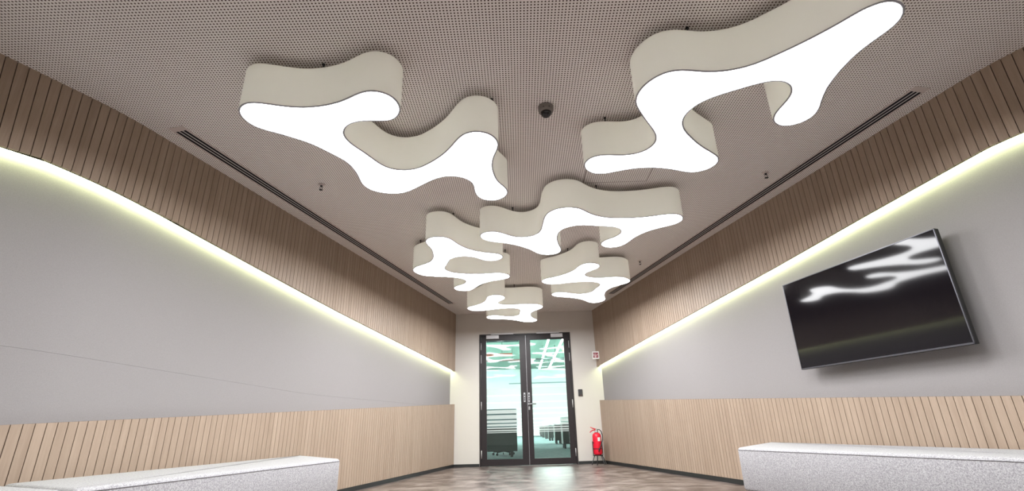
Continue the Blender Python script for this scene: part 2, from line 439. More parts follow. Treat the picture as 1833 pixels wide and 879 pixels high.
for (x0, x1, g0, g1, hs) in ((DX0+0.035, MID-0.003, -0.640, 0.016, -1), (MID+0.003, DX1-0.035, 0.231, 0.893, 1)):
    m = MB(); yA, yB = D-0.004, D+0.042; zt = DZ1-0.033; gb, gt = 0.113, 2.274
    m.box(x0, g0, yA, yB, 0.008, zt); m.box(g1, x1, yA, yB, 0.008, zt)
    m.box(g0, g1, yA, yB, 0.008, gb); m.box(g0, g1, yA, yB, gt, zt)
    leaf = dpart(m, 'door_leaf', DOORDARK, door)
    dsub(MB().box(g0+.001, g1-.001, D+0.016, D+0.022, gb+.001, gt-.001), 'pane', GLASS, leaf)
    for k in range(0, len(FILMZ), 2):
        dsub(MB().box(g0+.001, g1-.001, D+0.0140, D+0.0155, FILMZ[k+1], FILMZ[k]), 'film_band', FILM, leaf)
    hx = x0 if hs < 0 else x1
    for za, zb in ((2.096, 2.235), (1.842, 2.0), (0.977, 1.124), (0.132, 0.269)):
        mm = MB().tube([(hx, D-0.012, za), (hx, D-0.012, zb)], 0.008, 8)
        dsub(mm, 'hinge', SILVER, leaf)
    # door closer body on the top rail with its arm track on the frame head
    cx0, cx1 = ((-0.637, -0.387) if hs < 0 else (0.641, 0.878))
    dsub(MB().box(cx0, cx1, D-0.055, D-0.003, 2.305, 2.378), 'closer', SILVER, leaf, bevel=0.006)
    bx0, bx1 = ((-0.543, -0.097) if hs < 0 else (0.36, 0.813))
    dsub(MB().box(bx0, bx1, D-0.05, D-0.014, 2.386, 2.412), 'closer_track', SILVER, leaf, bevel=0.004)
    mm = MB().box(cx0+.1, cx0+.135, D-0.04, D-0.02, 2.376, 2.388)
    dsub(mm, 'closer_arm', DARKMETAL, leaf)
    # lock plate with dark cut-outs
    lx0, lx1 = ((0.066, 0.101) if hs < 0 else (0.151, 0.186))
    dsub(MB().box(lx0, lx1, D-0.010, D-0.003, 1.10, 1.27), 'lock_plate', STEEL, leaf, bevel=0.002)
    mm = MB()
    for zc in (1.225, 1.175, 1.14):
        mm.box(lx0+.010, lx1-.008, D-0.0112, D-0.0098, zc-.013, zc+.013)
    dsub(mm, 'lock_slot', BLACKVOID, leaf)
    mm = MB().tube([((lx0+lx1)/2 if hs < 0 else .17, D-0.002, 2.33), ((lx0+lx1)/2 if hs < 0 else .17, D-0.007, 2.33)], 0.006, 10)
    if hs > 0:
        mm = MB()
        c = Vector((0.168, D-0.004, 1.062))
        mm.tube([c, c+Vector((0, -0.012, 0))], 0.024, 18); mm.tube([c+Vector((0, -.01, 0)), c+Vector((0, -.05, 0))], 0.010, 12)
        mm.tube([c+Vector((-.006, -.05, 0)), c+Vector((.03, -.054, 0)), c+Vector((.128, -.05, -.002))], [0.012, 0.0105, 0.010], 12)
        dsub(mm, 'handle', STEEL, leaf)
        mm = MB(); mm.box(0.152, 0.184, D-0.012, D-0.003, 0.955, 1.02)
        dsub(mm, 'key_escutcheon', STEEL, leaf, bevel=0.006)
dpart(MB().box(MID-0.003, MID+0.003, D+0.006, D+0.03, 0.01, DZ1-0.035), 'meeting_strip', SILVER, door)

# ------------------------------------------------------------------ amoeba shaped ceiling lamps
OUTLINES = [
    [(-1.654,2.433),(-1.627,2.394),(-1.590,2.366),(-1.545,2.352),(-1.498,2.355),(-1.450,2.367),(-1.402,2.382),(-1.354,2.395),(-1.305,2.405),(-1.255,2.410),(-1.205,2.410),(-1.156,2.405),(-1.106,2.396),(-1.058,2.383),(-1.011,2.366),(-0.966,2.344),(-0.922,2.320),(-0.878,2.298),(-0.832,2.284),(-0.785,2.284),(-0.741,2.300),(-0.705,2.330),(-0.682,2.371),(-0.672,2.418),(-0.675,2.466),(-0.692,2.511),(-0.720,2.550),(-0.758,2.575),(-0.803,2.584),(-0.852,2.582),(-0.902,2.578),(-0.951,2.579),(-0.998,2.590),(-1.040,2.613),(-1.074,2.647),(-1.097,2.689),(-1.106,2.736),(-1.102,2.784),(-1.089,2.831),(-1.069,2.877),(-1.047,2.922),(-1.027,2.968),(-1.008,3.014),(-0.989,3.061),(-0.967,3.105),(-0.938,3.145),(-0.901,3.175),(-0.857,3.192),(-0.809,3.198),(-0.761,3.192),(-0.715,3.176),(-0.673,3.151),(-0.633,3.120),(-0.594,3.088),(-0.558,3.054),(-0.523,3.018),(-0.490,2.980),(-0.460,2.940),(-0.432,2.899),(-0.405,2.856),(-0.378,2.814),(-0.348,2.775),(-0.312,2.744),(-0.268,2.726),(-0.222,2.725),(-0.177,2.740),(-0.140,2.769),(-0.113,2.809),(-0.098,2.855),(-0.095,2.903),(-0.103,2.951),(-0.117,2.999),(-0.131,3.047),(-0.142,3.096),(-0.149,3.145),(-0.152,3.195),(-0.151,3.245),(-0.146,3.295),(-0.140,3.345),(-0.130,3.393),(-0.115,3.440),(-0.093,3.485),(-0.071,3.529),(-0.054,3.575),(-0.049,3.623),(-0.057,3.670),(-0.078,3.713),(-0.111,3.748),(-0.151,3.772),(-0.197,3.778),(-0.241,3.766),(-0.278,3.738),(-0.305,3.699),(-0.320,3.653),(-0.327,3.604),(-0.328,3.554),(-0.328,3.504),(-0.335,3.455),(-0.352,3.410),(-0.381,3.373),(-0.420,3.345),(-0.466,3.330),(-0.514,3.328),(-0.561,3.339),(-0.605,3.361),(-0.646,3.389),(-0.685,3.419),(-0.724,3.451),(-0.763,3.483),(-0.802,3.515),(-0.842,3.545),(-0.884,3.570),(-0.930,3.587),(-0.978,3.593),(-1.027,3.588),(-1.074,3.574),(-1.118,3.551),(-1.155,3.520),(-1.182,3.480),(-1.198,3.434),(-1.203,3.386),(-1.201,3.336),(-1.197,3.286),(-1.194,3.236),(-1.195,3.186),(-1.199,3.136),(-1.208,3.087),(-1.224,3.041),(-1.247,2.998),(-1.273,2.956),(-1.300,2.914),(-1.327,2.872),(-1.356,2.832),(-1.390,2.795),(-1.427,2.762),(-1.466,2.730),(-1.506,2.699),(-1.547,2.671),(-1.588,2.644),(-1.625,2.612),(-1.652,2.573),(-1.666,2.527),(-1.667,2.479)],
    [(0.754,2.466),(0.748,2.418),(0.753,2.369),(0.768,2.322),(0.792,2.279),(0.824,2.242),(0.863,2.213),(0.908,2.197),(0.956,2.193),(1.005,2.198),(1.055,2.206),(1.105,2.212),(1.155,2.213),(1.204,2.209),(1.253,2.199),(1.301,2.183),(1.345,2.161),(1.386,2.133),(1.425,2.101),(1.463,2.068),(1.500,2.035),(1.536,2.000),(1.571,1.964),(1.605,1.926),(1.637,1.888),(1.667,1.848),(1.699,1.810),(1.737,1.780),(1.780,1.762),(1.826,1.763),(1.870,1.780),(1.907,1.811),(1.931,1.851),(1.940,1.896),(1.933,1.944),(1.917,1.991),(1.899,2.037),(1.884,2.085),(1.874,2.134),(1.870,2.184),(1.868,2.234),(1.870,2.284),(1.874,2.334),(1.881,2.384),(1.893,2.433),(1.908,2.481),(1.925,2.528),(1.943,2.575),(1.955,2.622),(1.957,2.670),(1.943,2.715),(1.915,2.752),(1.875,2.776),(1.829,2.785),(1.783,2.776),(1.743,2.751),(1.711,2.715),(1.692,2.671),(1.684,2.623),(1.685,2.573),(1.688,2.523),(1.687,2.474),(1.677,2.427),(1.654,2.384),(1.620,2.351),(1.577,2.329),(1.530,2.322),(1.483,2.329),(1.436,2.346),(1.391,2.366),(1.345,2.389),(1.301,2.411),(1.257,2.435),(1.214,2.462),(1.177,2.494),(1.147,2.533),(1.126,2.577),(1.114,2.624),(1.115,2.672),(1.127,2.720),(1.148,2.765),(1.175,2.807),(1.206,2.846),(1.239,2.884),(1.272,2.922),(1.307,2.958),(1.343,2.993),(1.380,3.027),(1.419,3.059),(1.457,3.091),(1.495,3.125),(1.527,3.162),(1.547,3.205),(1.553,3.251),(1.542,3.297),(1.517,3.337),(1.480,3.367),(1.436,3.384),(1.388,3.386),(1.341,3.375),(1.295,3.357),(1.248,3.339),(1.201,3.322),(1.152,3.309),(1.103,3.298),(1.054,3.293),(1.004,3.291),(0.954,3.295),(0.904,3.303),(0.856,3.317),(0.809,3.333),(0.761,3.350),(0.714,3.362),(0.666,3.363),(0.621,3.350),(0.583,3.321),(0.554,3.282),(0.537,3.237),(0.534,3.190),(0.546,3.144),(0.574,3.107),(0.613,3.083),(0.660,3.073),(0.709,3.074),(0.759,3.079),(0.808,3.082),(0.857,3.076),(0.903,3.061),(0.942,3.033),(0.971,2.995),(0.987,2.950),(0.989,2.902),(0.978,2.855),(0.957,2.810),(0.931,2.767),(0.903,2.725),(0.875,2.684),(0.847,2.641),(0.820,2.599),(0.794,2.556),(0.770,2.512)],
    [(-0.361,4.594),(-0.352,4.548),(-0.327,4.509),(-0.289,4.483),(-0.243,4.473),(-0.197,4.480),(-0.154,4.502),(-0.116,4.533),(-0.079,4.568),(-0.042,4.602),(-0.002,4.629),(0.043,4.647),(0.091,4.651),(0.138,4.640),(0.179,4.616),(0.212,4.581),(0.236,4.538),(0.250,4.491),(0.258,4.442),(0.261,4.392),(0.264,4.342),(0.267,4.291),(0.270,4.241),(0.274,4.191),(0.282,4.142),(0.294,4.094),(0.315,4.049),(0.345,4.011),(0.383,3.981),(0.428,3.963),(0.476,3.956),(0.525,3.962),(0.570,3.979),(0.610,4.007),(0.645,4.042),(0.678,4.080),(0.713,4.115),(0.751,4.147),(0.793,4.174),(0.838,4.197),(0.885,4.214),(0.933,4.226),(0.983,4.233),(1.033,4.237),(1.083,4.238),(1.133,4.236),(1.183,4.232),(1.233,4.225),(1.282,4.215),(1.331,4.202),(1.379,4.188),(1.428,4.177),(1.477,4.173),(1.523,4.181),(1.564,4.205),(1.596,4.240),(1.618,4.283),(1.626,4.330),(1.618,4.377),(1.596,4.418),(1.561,4.453),(1.521,4.481),(1.478,4.508),(1.436,4.536),(1.397,4.567),(1.361,4.601),(1.329,4.640),(1.301,4.681),(1.278,4.726),(1.259,4.772),(1.243,4.820),(1.229,4.868),(1.214,4.916),(1.194,4.962),(1.168,5.002),(1.132,5.034),(1.089,5.052),(1.042,5.054),(0.998,5.040),(0.961,5.010),(0.935,4.970),(0.923,4.924),(0.926,4.877),(0.944,4.833),(0.974,4.795),(1.008,4.758),(1.039,4.719),(1.062,4.676),(1.075,4.630),(1.074,4.582),(1.059,4.536),(1.032,4.496),(0.994,4.467),(0.949,4.448),(0.901,4.436),(0.852,4.428),(0.802,4.418),(0.753,4.407),(0.705,4.395),(0.656,4.390),(0.608,4.395),(0.561,4.411),(0.519,4.436),(0.485,4.470),(0.461,4.512),(0.447,4.559),(0.440,4.609),(0.438,4.659),(0.440,4.709),(0.445,4.759),(0.453,4.809),(0.462,4.858),(0.473,4.907),(0.485,4.956),(0.498,5.004),(0.507,5.053),(0.509,5.103),(0.500,5.150),(0.477,5.190),(0.440,5.218),(0.395,5.232),(0.348,5.232),(0.302,5.217),(0.262,5.189),(0.230,5.153),(0.203,5.111),(0.176,5.069),(0.145,5.030),(0.112,4.992),(0.076,4.956),(0.040,4.922),(0.001,4.890),(-0.039,4.861),(-0.083,4.835),(-0.127,4.813),(-0.173,4.792),(-0.220,4.773),(-0.264,4.751),(-0.303,4.722),(-0.334,4.685),(-0.354,4.641)],
    [(-0.939,4.700),(-0.926,4.653),(-0.900,4.613),(-0.863,4.584),(-0.819,4.568),(-0.771,4.568),(-0.727,4.582),(-0.690,4.611),(-0.662,4.651),(-0.643,4.696),(-0.625,4.744),(-0.607,4.790),(-0.586,4.836),(-0.562,4.880),(-0.534,4.921),(-0.502,4.960),(-0.467,4.996),(-0.429,5.028),(-0.388,5.056),(-0.344,5.079),(-0.298,5.097),(-0.251,5.114),(-0.207,5.136),(-0.173,5.168),(-0.152,5.210),(-0.148,5.257),(-0.160,5.302),(-0.187,5.340),(-0.226,5.368),(-0.271,5.383),(-0.317,5.381),(-0.360,5.363),(-0.397,5.331),(-0.429,5.293),(-0.462,5.256),(-0.500,5.225),(-0.543,5.205),(-0.591,5.196),(-0.639,5.202),(-0.684,5.219),(-0.723,5.248),(-0.753,5.286),(-0.775,5.330),(-0.791,5.377),(-0.806,5.425),(-0.823,5.472),(-0.841,5.519),(-0.856,5.566),(-0.865,5.615),(-0.862,5.663),(-0.847,5.709),(-0.821,5.750),(-0.786,5.785),(-0.745,5.812),(-0.699,5.830),(-0.651,5.844),(-0.602,5.855),(-0.552,5.863),(-0.503,5.869),(-0.452,5.870),(-0.402,5.869),(-0.352,5.864),(-0.303,5.859),(-0.253,5.857),(-0.205,5.864),(-0.162,5.884),(-0.125,5.916),(-0.098,5.956),(-0.082,6.001),(-0.082,6.047),(-0.099,6.091),(-0.131,6.126),(-0.171,6.152),(-0.217,6.173),(-0.263,6.193),(-0.309,6.213),(-0.352,6.238),(-0.392,6.267),(-0.429,6.301),(-0.463,6.338),(-0.493,6.378),(-0.520,6.420),(-0.545,6.464),(-0.569,6.508),(-0.593,6.552),(-0.617,6.596),(-0.646,6.635),(-0.683,6.663),(-0.727,6.674),(-0.774,6.669),(-0.816,6.649),(-0.849,6.615),(-0.870,6.572),(-0.879,6.524),(-0.874,6.478),(-0.852,6.436),(-0.819,6.400),(-0.781,6.368),(-0.745,6.334),(-0.713,6.296),(-0.690,6.253),(-0.678,6.206),(-0.678,6.158),(-0.692,6.112),(-0.718,6.071),(-0.754,6.039),(-0.797,6.014),(-0.843,5.994),(-0.890,5.978),(-0.938,5.964),(-0.987,5.953),(-1.036,5.942),(-1.085,5.930),(-1.131,5.912),(-1.173,5.887),(-1.208,5.853),(-1.236,5.812),(-1.256,5.767),(-1.268,5.719),(-1.272,5.671),(-1.264,5.622),(-1.246,5.577),(-1.219,5.536),(-1.185,5.500),(-1.147,5.467),(-1.106,5.437),(-1.067,5.407),(-1.030,5.373),(-1.000,5.334),(-0.977,5.291),(-0.959,5.244),(-0.945,5.196),(-0.935,5.147),(-0.927,5.097),(-0.922,5.047),(-0.918,4.997),(-0.917,4.947),(-0.920,4.897),(-0.927,4.848),(-0.935,4.798),(-0.941,4.749)],
    [(0.333,6.301),(0.338,6.254),(0.359,6.212),(0.392,6.177),(0.432,6.150),(0.476,6.125),(0.517,6.097),(0.555,6.065),(0.590,6.030),(0.623,5.992),(0.655,5.953),(0.683,5.912),(0.707,5.868),(0.727,5.822),(0.742,5.775),(0.754,5.726),(0.769,5.679),(0.790,5.635),(0.821,5.599),(0.861,5.577),(0.907,5.573),(0.951,5.587),(0.990,5.615),(1.018,5.654),(1.034,5.698),(1.034,5.745),(1.019,5.791),(0.994,5.834),(0.965,5.874),(0.936,5.915),(0.911,5.957),(0.897,6.003),(0.896,6.051),(0.910,6.096),(0.937,6.137),(0.973,6.170),(1.015,6.193),(1.062,6.207),(1.111,6.211),(1.161,6.208),(1.211,6.202),(1.260,6.196),(1.310,6.194),(1.359,6.199),(1.406,6.213),(1.447,6.238),(1.483,6.272),(1.513,6.311),(1.539,6.354),(1.556,6.399),(1.559,6.446),(1.547,6.492),(1.522,6.534),(1.491,6.572),(1.457,6.609),(1.425,6.647),(1.394,6.687),(1.367,6.729),(1.346,6.773),(1.330,6.821),(1.320,6.870),(1.314,6.919),(1.312,6.969),(1.313,7.019),(1.316,7.069),(1.322,7.119),(1.330,7.169),(1.341,7.218),(1.353,7.266),(1.365,7.315),(1.375,7.364),(1.381,7.413),(1.379,7.462),(1.366,7.508),(1.342,7.552),(1.311,7.589),(1.273,7.613),(1.229,7.619),(1.185,7.605),(1.145,7.577),(1.113,7.541),(1.085,7.499),(1.058,7.457),(1.029,7.416),(0.997,7.378),(0.963,7.342),(0.925,7.310),(0.883,7.282),(0.840,7.257),(0.795,7.235),(0.749,7.214),(0.703,7.194),(0.657,7.176),(0.611,7.155),(0.570,7.129),(0.538,7.094),(0.517,7.051),(0.512,7.004),(0.524,6.959),(0.551,6.923),(0.591,6.900),(0.637,6.895),(0.684,6.905),(0.728,6.926),(0.770,6.953),(0.812,6.981),(0.855,7.005),(0.901,7.021),(0.949,7.025),(0.996,7.015),(1.039,6.993),(1.073,6.961),(1.096,6.919),(1.109,6.871),(1.117,6.822),(1.126,6.773),(1.137,6.724),(1.149,6.675),(1.158,6.626),(1.161,6.577),(1.153,6.529),(1.135,6.484),(1.106,6.445),(1.067,6.416),(1.022,6.397),(0.974,6.387),(0.924,6.383),(0.875,6.384),(0.825,6.389),(0.775,6.397),(0.726,6.408),(0.678,6.422),(0.631,6.437),(0.583,6.452),(0.534,6.462),(0.486,6.463),(0.439,6.451),(0.399,6.426),(0.366,6.390),(0.343,6.348)],
    [(-0.822,7.752),(-0.814,7.705),(-0.791,7.662),(-0.759,7.625),(-0.721,7.592),(-0.683,7.561),(-0.646,7.526),(-0.613,7.489),(-0.583,7.448),(-0.557,7.406),(-0.533,7.361),(-0.512,7.316),(-0.495,7.269),(-0.481,7.221),(-0.471,7.171),(-0.464,7.122),(-0.455,7.073),(-0.439,7.027),(-0.412,6.987),(-0.374,6.959),(-0.329,6.945),(-0.284,6.950),(-0.243,6.973),(-0.212,7.009),(-0.192,7.053),(-0.182,7.101),(-0.184,7.150),(-0.196,7.197),(-0.216,7.243),(-0.242,7.286),(-0.267,7.329),(-0.287,7.374),(-0.297,7.421),(-0.292,7.468),(-0.271,7.510),(-0.237,7.543),(-0.194,7.566),(-0.146,7.579),(-0.097,7.582),(-0.047,7.579),(0.003,7.572),(0.053,7.565),(0.103,7.559),(0.153,7.557),(0.202,7.559),(0.251,7.568),(0.297,7.585),(0.338,7.612),(0.371,7.648),(0.396,7.690),(0.413,7.736),(0.420,7.785),(0.416,7.834),(0.402,7.881),(0.381,7.926),(0.354,7.969),(0.326,8.010),(0.298,8.052),(0.274,8.095),(0.254,8.141),(0.241,8.189),(0.233,8.239),(0.231,8.289),(0.231,8.339),(0.234,8.389),(0.239,8.439),(0.246,8.489),(0.256,8.538),(0.270,8.587),(0.286,8.634),(0.306,8.680),(0.328,8.725),(0.349,8.771),(0.360,8.817),(0.357,8.864),(0.339,8.908),(0.308,8.945),(0.268,8.972),(0.223,8.984),(0.176,8.979),(0.132,8.960),(0.092,8.931),(0.056,8.896),(0.022,8.859),(-0.013,8.822),(-0.048,8.787),(-0.087,8.755),(-0.129,8.728),(-0.173,8.704),(-0.219,8.686),(-0.267,8.672),(-0.317,8.664),(-0.366,8.657),(-0.415,8.646),(-0.461,8.629),(-0.501,8.602),(-0.531,8.565),(-0.550,8.521),(-0.557,8.473),(-0.550,8.426),(-0.529,8.383),(-0.496,8.349),(-0.453,8.330),(-0.407,8.328),(-0.360,8.340),(-0.315,8.362),(-0.272,8.388),(-0.230,8.415),(-0.186,8.437),(-0.139,8.450),(-0.093,8.447),(-0.050,8.428),(-0.015,8.395),(0.010,8.353),(0.025,8.307),(0.031,8.257),(0.033,8.207),(0.034,8.157),(0.036,8.107),(0.041,8.057),(0.044,8.007),(0.042,7.957),(0.029,7.911),(0.004,7.870),(-0.032,7.838),(-0.076,7.817),(-0.124,7.809),(-0.173,7.810),(-0.222,7.819),(-0.271,7.832),(-0.319,7.846),(-0.367,7.863),(-0.414,7.880),(-0.460,7.899),(-0.507,7.918),(-0.554,7.935),(-0.602,7.949),(-0.650,7.953),(-0.697,7.944),(-0.739,7.922),(-0.773,7.887),(-0.799,7.845),(-0.816,7.799)],
]
LABELS = [
    'large white wavy ceiling lamp at the upper left, nearest the left wall',
    'largest white wavy ceiling lamp, at the upper right and cut by the top edge',
    'wide white wavy ceiling lamp in the middle row on the right',
    'white wavy ceiling lamp in the middle on the left, beside the left air slot',
    'white wavy ceiling lamp at the back right, overlapping the right air slot',
    'smallest-looking white wavy ceiling lamp, last before the end wall above the door',
]
ZB, ZT = 2.487, H-0.058
def smooth_loop(P, n=2):
    out = []; N = len(P)
    for i in range(N):
        a, b, c, d = (Vector(P[(i+k) % N]) for k in (-1, 0, 1, 2))
        for k in range(n):
            t = k/n
            out.append(0.5*(2*b+(c-a)*t+(2*a-5*b+4*c-d)*t*t+(3*b-a-3*c+d)*t**3))
    return out
def inset(P, d):
    N = len(P); out = []
    for i in range(N):
        t = (P[(i+1) % N]-P[i-1]).normalized()
        out.append(P[i] + Vector((-t.y, t.x))*d)
    return out
def wavy_lamp(outline, label, zb, zt, ceil_z, name='ceiling_lamp', group='wavy ceiling lamps of the hall', glow=None, hangers=5, n=2):
    P = smooth_loop(outline, n); N = len(P)
    cx = sum(q.x for q in P)/N; cy = sum(q.y for q in P)/N
    root = tag(empty(name, (cx, cy, zb)), label, 'lamp', group)
    P = [q - Vector((cx, cy)) for q in P]; h = zt-zb; g = ceil_z-zb
    In = inset(P, 0.011); In2 = inset(P, 0.004)
    m = MB()
    # housing: outer wall, lid
    vs_ = [(q.x, q.y, 0.004) for q in P] + [(q.x, q.y, h) for q in P]
    m.face_add(vs_, [(i, (i+1) % N, N+(i+1) % N, N+i) for i in range(N)], True)
    m.build('housing', LAMPSHADE, root, fix=False)
    m = MB(); m.face_add([(q.x, q.y, h) for q in P] + [(q.x, q.y, h-0.004) for q in P], [list(range(N)), list(range(2*N-1, N-1, -1))])
    m.build('lid', LAMPLID, root, fix=False)
    # trim ring
    m = MB(); vs_ = [(q.x, q.y, 0.004) for q in P] + [(q.x, q.y, 0) for q in In2] + [(q.x, q.y, 0.0) for q in In] + [(q.x, q.y, 0.006) for q in In]
    fs = []
    for r in range(3):
        fs += [(r*N+(i+1) % N, r*N+i, (r+1)*N+i, (r+1)*N+(i+1) % N) for i in range(N)]
    m.face_add(vs_, fs, True); m.build('trim', LAMPTRIM, root, fix=False)
    m = MB(); m.face_add([(q.x, q.y, 0.003) for q in In], [list(range(N-1, -1, -1))])
    m.build('diffuser', glow or GLOW, root, fix=False)
    Hn = inset(P, 0.035)
    for k in range(hangers):
        q = Hn[int((k+0.37)*N/hangers) % N]
        mm = MB().tube([(q.x, q.y, h-.002), (q.x, q.y, g-0.006)], 0.0045, 8)
        mm.lathe([(0.010, g-0.006), (0.010, g)], (q.x, q.y, 0), 12)
        mm.build('hanger', DARKMETAL, root)
    return root
def shifted(k, cx, cy, s, rot, step=2):
    P = OUTLINES[k]; mx = sum(q[0] for q in P)/len(P); my = sum(q[1] for q in P)/len(P)
    c, n_ = math.cos(rot)*s, math.sin(rot)*s
    return [(cx+(q[0]-mx)*c-(q[1]-my)*n_, cy+(q[0]-mx)*n_+(q[1]-my)*c) for q in P[::step]]
for o_, l_ in zip(OUTLINES, LABELS):
    wavy_lamp(o_, l_, ZB, ZT, H)
# two unseen lamps added behind the viewer to give the ceiling more light
wavy_lamp(shifted(2, -1.15, 0.55, 1, 0.3, 1), 'unseen white wavy lamp added for its light behind the viewer, on the left', ZB, ZT, H)
wavy_lamp(shifted(3, 1.35, -0.25, 1, 2.2, 1), 'unseen white wavy lamp added for its light behind the viewer, on the right', ZB, ZT, H)

# ------------------------------------------------------------------ linear air slots in the ceiling
def air_slot(a, b, label):
    a, b = Vector(a), Vector(b); L = (b-a).length; d = (b-a)/L
    root = tag(empty('linear_air_diffuser', (a.x, a.y, H-0.001), math.atan2(d.y, d.x)), label, 'air vent', 'linear air diffusers beside the walls')
    sk = 0.02   # the ends are cut at a slant
    def bar(y0, y1, z0, z1, x0=0.0, x1=L): return MB().box(x0, x1, y0, y1, z0, z1)
    bar(-0.046, 0.046, -0.0018, 0.0).build('slot_backing', BLACKVOID, root)
    for y0, y1 in ((-0.064, -0.046), (0.046, 0.064)):
        bar(y0, y1, -0.0032, 0.0, -0.05, L+0.05).build('flange', DIFFRAME, root)
    for x0, x1 in ((-0.05, 0.0), (L, L+0.05)):
        MB().box(x0, x1, -0.046, 0.046, -0.0032, 0).build('end_cap', DIFFRAME, root)
    for yc in (-0.0165, 0.0165):
        bar(yc-0.0055, yc+0.0055, -0.0032, -0.0018).build('blade', DIFBLADE, root)
    return root
air_slot((-2.518, 3.10), (-1.222, 8.752), 'long three-slot air diffuser in the ceiling along the left wall')
air_slot((2.906, 2.915), (1.668, 8.38), 'long three-slot air diffuser in the ceiling along the right wall')

# ------------------------------------------------------------------ sprinklers and dome camera
def sprinkler(x, y, label):
    root = tag(empty('sprinkler', (x, y, H)), label, 'sprinkler', 'pendent sprinklers in the ceiling')
    MB().lathe([(0.0, -0.012), (0.016, -0.012), (0.030, -0.004), (0.032, 0.0)], seg=20).build('escutcheon', DIFFRAME, root)
    MB().lathe([(0.0, -0.026), (0.009, -0.026), (0.011, -0.010), (0.011, -0.004)], seg=14).build('body', DARKMETAL, root)
    for s in (-1, 1):
        MB().tube([(s*0.008, 0, -0.024), (s*0.014, 0, -0.034), (s*0.010, 0, -0.046), (0, 0, -0.054)], 0.0028, 8).build('frame_arm', STEEL, root)
    MB().lathe([(0.0, -0.058), (0.016, -0.058), (0.017, -0.0555), (0.0, -0.054)], seg=20).build('deflector', DARKMETAL, root)
sprinkler(-1.80, 4.02, 'small dark sprinkler in the ceiling between the left air slot and a lamp')
sprinkler(2.365, 4.06, 'small dark sprinkler in the ceiling near the right air slot, nearer one')
sprinkler(1.765, 6.58, 'small sprinkler in the ceiling near the right air slot, farther one')
root = tag(empty('dome_camera', (0.251, 2.955, H)), 'dark dome security camera on the ceiling between the two large lamps', 'camera')
MB().lathe([(0.040, -0.050), (0.050, -0.046), (0.056, -0.030), (0.057, -0.004), (0.057, 0.0)], seg=36).build('base', DOMEGREY, root)
MB().lathe([(0.040*math.sin(t*math.pi/16), -0.048-0.040*math.cos(t*math.pi/16)) for t in range(0, 9)], seg=36).build('dome', DOMEBLACK, root)
for t in (-1, 1):
    MB().lathe([(0.0, -0.0335), (0.004, -0.0335), (0.004, -0.03)], (t*0.02, -0.0525, 0), 8).build('screw', RUBBER, root)

# ------------------------------------------------------------------ television on the right wall
TS0, TS1, TZ0, TZ1, TOFF = 5.118, 6.605, 1.084, 1.898, -0.06
tc_ = RIGHT.pt((TS0+TS1)/2, TOFF, (TZ0+TZ1)/2)
tv = empty('television', tc_, math.atan2(-DR.y, -DR.x))     # local x along the wall towards the viewer, local y out of the wall
tag(tv, 'black flat-screen television hung on the grey right wall', 'television')
hw, hh = (TS1-TS0)/2, (TZ1-TZ0)/2
sy = -1 if (Matrix.Rotation(tv.rotation_euler.z, 3, 'Z') @ Vector((0, 1, 0))).dot(Vector((DR.y, -DR.x, 0))) > 0 else 1   # sign of 'out of the wall'
def ty(a, b): return (min(-sy*a, -sy*b), max(-sy*a, -sy*b))       # a, b measured into the wall
m = MB(); y0, y1 = ty(0.004, 0.040); m.box(-hw, hw, y0, y1, -hh, hh); m.build('body', TVBODY, tv, bevel=0.004)
y0, y1 = ty(0.0, 0.0045); m = MB().box(-hw+.007, hw-.007, y0, y1, -hh+.012, hh-.007); m.build('screen', SCREEN, tv)
y0, y1 = ty(-0.0025, 0.02)
for nm, b in (('bezel', (-hw, hw, hh-.005, hh)), ('bezel', (-hw, hw, -hh, -hh+.012)), ('bezel', (-hw, -hw+.007, -hh, hh)), ('bezel', (hw-.007, hw, -hh, hh))):
    MB().box(b[0], b[1], y0, y1, b[2], b[3]).build(nm, TVEDGE, tv)
y0, y1 = ty(0.04, 0.075); MB().box(-.45, .45, y0, y1, -.30, .05).build('rear_cover', TVBODY, tv, bevel=0.01)
y0, y1 = ty(0.075, 0.06+REC-.001); MB().box(-.25, .25, y0, y1, -.2, .15).build('wall_bracket', DARKMETAL, tv)

